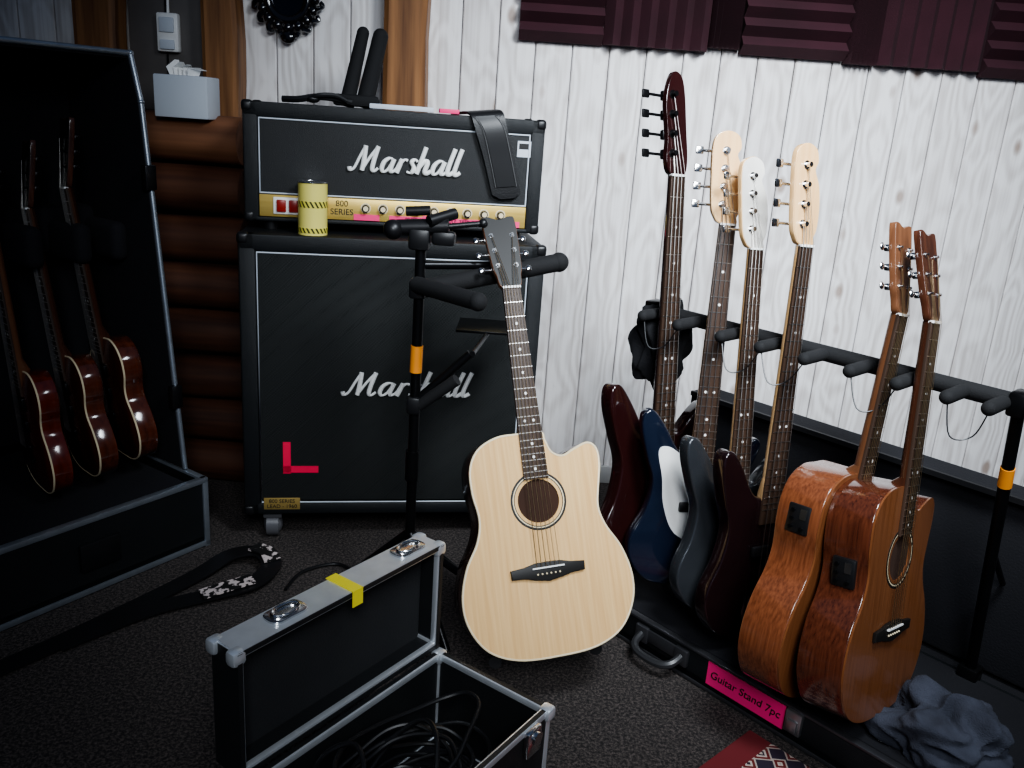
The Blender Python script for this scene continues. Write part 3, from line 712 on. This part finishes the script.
for i in range(13):
    cx,cy=LX/2+random.uniform(-.02,.02),-LY*random.uniform(.36,.66); rx,ry=random.uniform(.07,.095),random.uniform(.09,.15); zz=.04+i*.011
    pts=[(min(max(cx+rx*math.cos(a)+random.uniform(-.006,.006),.025),LX-.025),max(min(cy+ry*math.sin(a)+random.uniform(-.006,.006),-.03),-LY+.03),zz+.012*math.sin(a*2+i)) for a in [math.pi*2*j/12 for j in range(12)]]
    cb.tube(cr(pts,5),.0042,True,8)
cb.tube(cr([(.03,-.36,.12),(.05,-.33,.20),(.09,-.30,.225),(.14,-.33,.20),(.17,-.38,.12)],6,False),.0042)
cb.tube(cr([(.06,-.20,.15),(.10,-.16,.19),(.15,-.18,.195),(.2,-.24,.15)],6,False),.0042)
cb.fin('coiled_cables',cs,mat('cable_rubber',(.009,.009,.010),.4))

# ------------------------------------------------------------------ big trunk case with electric guitars
d_ax=V((-.551,-.835,0)).normalized(); o_ax=V((.835,-.551,0)).normalized()
TM=Matrix.Translation((-.785,2.065,0))@Matrix((o_ax,-d_ax,V((0,0,1)))).transposed().to_4x4()
def Tq(s,q,z): return TM@V((-q,-s,z))
tk=empty('guitar_trunk',TM)
LL,TD,TH=1.05,.52,.19
m=MB()
m.box((-TD/2,-LL/2,.015),(TD,LL,.03)); m.box((-.006,-LL/2,TH/2),(.012,LL,TH-.004)); m.box((-TD+.006,-LL/2,TH/2),(.012,LL,TH)); m.box((-TD/2,-.006,TH/2),(TD,.012,TH)); m.box((-TD/2,-LL+.006,TH/2),(TD,.012,TH)); m.fin('tray_panels',tk,TOLEX)
m=MB(); m.box((-.004,-LL/2,TH),(.018,LL+.01,.014),bev=.002); m.box((-.004,-LL/2,.010),(.018,LL+.01,.014),bev=.002)
m.box((-.004,-.003,TH/2),(.018,.016,TH),bev=.002); m.box((-TD/2,-.003,TH),(TD,.018,.014),bev=.002); m.fin('tray_edges',tk,ALUD)
MB().box((-TD/2,-LL/2,.10),(TD-.03,LL-.03,.145),bev=.01).fin('foam_bed',tk,VELV)
def qr(z): return .08+(z-.19)*.112
shell=MB()
zt=1.235; ch=.11
side=[(-qr(.205),.205),(-qr(zt-ch),zt-ch),(-qr(zt)-.02,zt),(-TD,zt),(-TD,.205)]
shell.loft([[(x,0,z) for x,z in side],[(x,-.012,z) for x,z in side]])
shell.loft([[(x,-LL,z) for x,z in side],[(x,-LL+.012,z) for x,z in side]])
shell.box((-TD+.006,-LL/2,.72),(.012,LL,1.03))
shell.loft([[(-qr(zt)-.02,0,zt),(-TD,0,zt),(-TD,0,zt-.012),(-qr(zt)-.02,0,zt-.012)],[(-qr(zt)-.02,-LL,zt),(-TD,-LL,zt),(-TD,-LL,zt-.012),(-qr(zt)-.02,-LL,zt-.012)]])
shell.fin('lid_shell',tk,VELV)
m=MB()
for y in(-.004,-LL+.004):
    P=[(-qr(.20)+.002,y,.20),(-qr(zt-ch)+.002,y,zt-ch),(-qr(zt)-.018,y,zt)]
    m.cyl(P[0],P[1],.007,seg=10); m.cyl(P[1],P[2],.007,seg=10); m.sph(P[1],.008); m.sph(P[2],.008)
m.cyl((-qr(zt)-.018,0,zt),(-qr(zt)-.018,-LL,zt),.007,seg=10); m.cyl((-qr(zt)-.018,-.004,zt),(-TD,-.004,zt),.007,seg=10)
m.fin('lid_edges',tk,ALUD)
MB().box((-TD+.03,-LL/2,.70),(.035,LL-.03,.95),bev=.01).fin('back_lining',tk,VELV)
m=MB()
for s in(.02,.115,.235,.38,.5): m.box((-.36,-s-.01,.78),(.20,.045,.10),bev=.02,seg=3)
m.box((-.44,-LL/2,.80),(.10,LL-.03,.12),bev=.02); m.fin('neck_cradles',tk,VELV)
m=MB(); m.box((-qr(.40)+.01,-.012,.40),(.02,.03,.06),bev=.003); m.box((-qr(.95)+.01,-.012,.95),(.02,.03,.06),bev=.003); m.fin('lid_latches',tk,mat('latch_dark',(.06,.06,.065),.35,.9))
MB().box((-.0,-.30,.10),(.02,.10,.07),bev=.004).fin('tray_latch',tk,BLACK)
dn=V((-.72,-.69,0)).normalized()
guitar('electric_guitar',Tq(.075,.240,.215),Tq(.135,.335,1.080),dn,'lp',BURST,BURST,DARKSIDE,ROSE,EBONY,.055,plain=True,tunm=BLKMET)
guitar('electric_guitar',Tq(.185,.235,.200),Tq(.225,.345,1.025),dn,'lp',BURST,BURST,DARKSIDE,ROSE,EBONY,.055,plain=True,tunm=BLKMET)
guitar('electric_guitar',Tq(.300,.240,.192),Tq(.325,.31,1.00),dn,'lp',CHERRY,CHERRY,NECKW,ROSE,EBONY,.055,plain=True,tunm=BLKMET)

# strap on floor
e=empty('guitar_strap')
pts=cr([(-1.02,1.46,.008),(-.92,1.60,.010),(-.82,1.76,.012),(-.745,1.89,.014),(-.69,1.97,.03),(-.62,1.985,.035),(-.575,1.93,.03),(-.60,1.85,.022),(-.68,1.80,.016),(-.80,1.72,.012),(-.93,1.57,.009)],8,False)
MB().ribbon(pts,None,.05,.004).fin('band',e,LEATH)
pts=cr([(-.60,1.86,.030),(-.66,1.815,.026),(-.70,1.785,.022)],8,False)
MB().ribbon(pts,None,.042,.005).fin('patterned_end',e,PATT)
pts=cr([(-.64,1.995,.043),(-.60,1.975,.043),(-.575,1.94,.038)],8,False)
MB().ribbon(pts,None,.042,.005).fin('patterned_tab',e,PATT)
e=empty('floor_cable')
MB().tube(cr([(-.52,1.86,.006),(-.50,1.95,.006),(-.42,2.0,.006),(-.34,1.93,.006)],8,False),.0045).fin('cable',e,BLACK)

# ------------------------------------------------------------------ camera & light
th=math.radians(17.2); ro=math.radians(4.0)
F=V((0,math.cos(th),-math.sin(th))); R0=V((1,0,0)); U0=R0.cross(F)
Rt=R0*math.cos(ro)+U0*math.sin(ro); Up=-R0*math.sin(ro)+U0*math.cos(ro)
cm=bpy.data.cameras.new('camera'); co=bpy.data.objects.new('camera',cm); COL.objects.link(co)
M=Matrix((Rt,Up,-F)).transposed().to_4x4(); M.translation=V((0,0,1.15)); co.matrix_world=M
cm.sensor_width=36; cm.lens=36*860/1024; cm.clip_start=.02
bpy.context.scene.camera=co
def area(name,loc,tgt,en,size,col,spread=180):
    L=bpy.data.lights.new(name,'AREA'); L.energy=en; L.size=size; L.color=col; L.spread=math.radians(spread)
    o=bpy.data.objects.new(name,L); COL.objects.link(o); o.location=loc
    o.rotation_euler=(V(tgt)-V(loc)).to_track_quat('-Z','Y').to_euler(); return o
area('key_light',(.68,.85,2.10),(.66,2.5,.72),23,.5,(.86,.93,1),92)  # added unseen key light, narrowed onto the wall so the edges fall off
area('window_light',(.25,-.6,2.0),(.25,2.0,.50),9.5,.8,(.90,.95,1),72)
wd=bpy.data.worlds.new('world'); bpy.context.scene.world=wd; wd.use_nodes=True
wd.node_tree.nodes['Background'].inputs[0].default_value=(.36,.56,1,1); wd.node_tree.nodes['Background'].inputs[1].default_value=.10
try: bpy.context.scene.view_settings.look='AgX - Medium High Contrast'
except Exception as ex: print(ex)
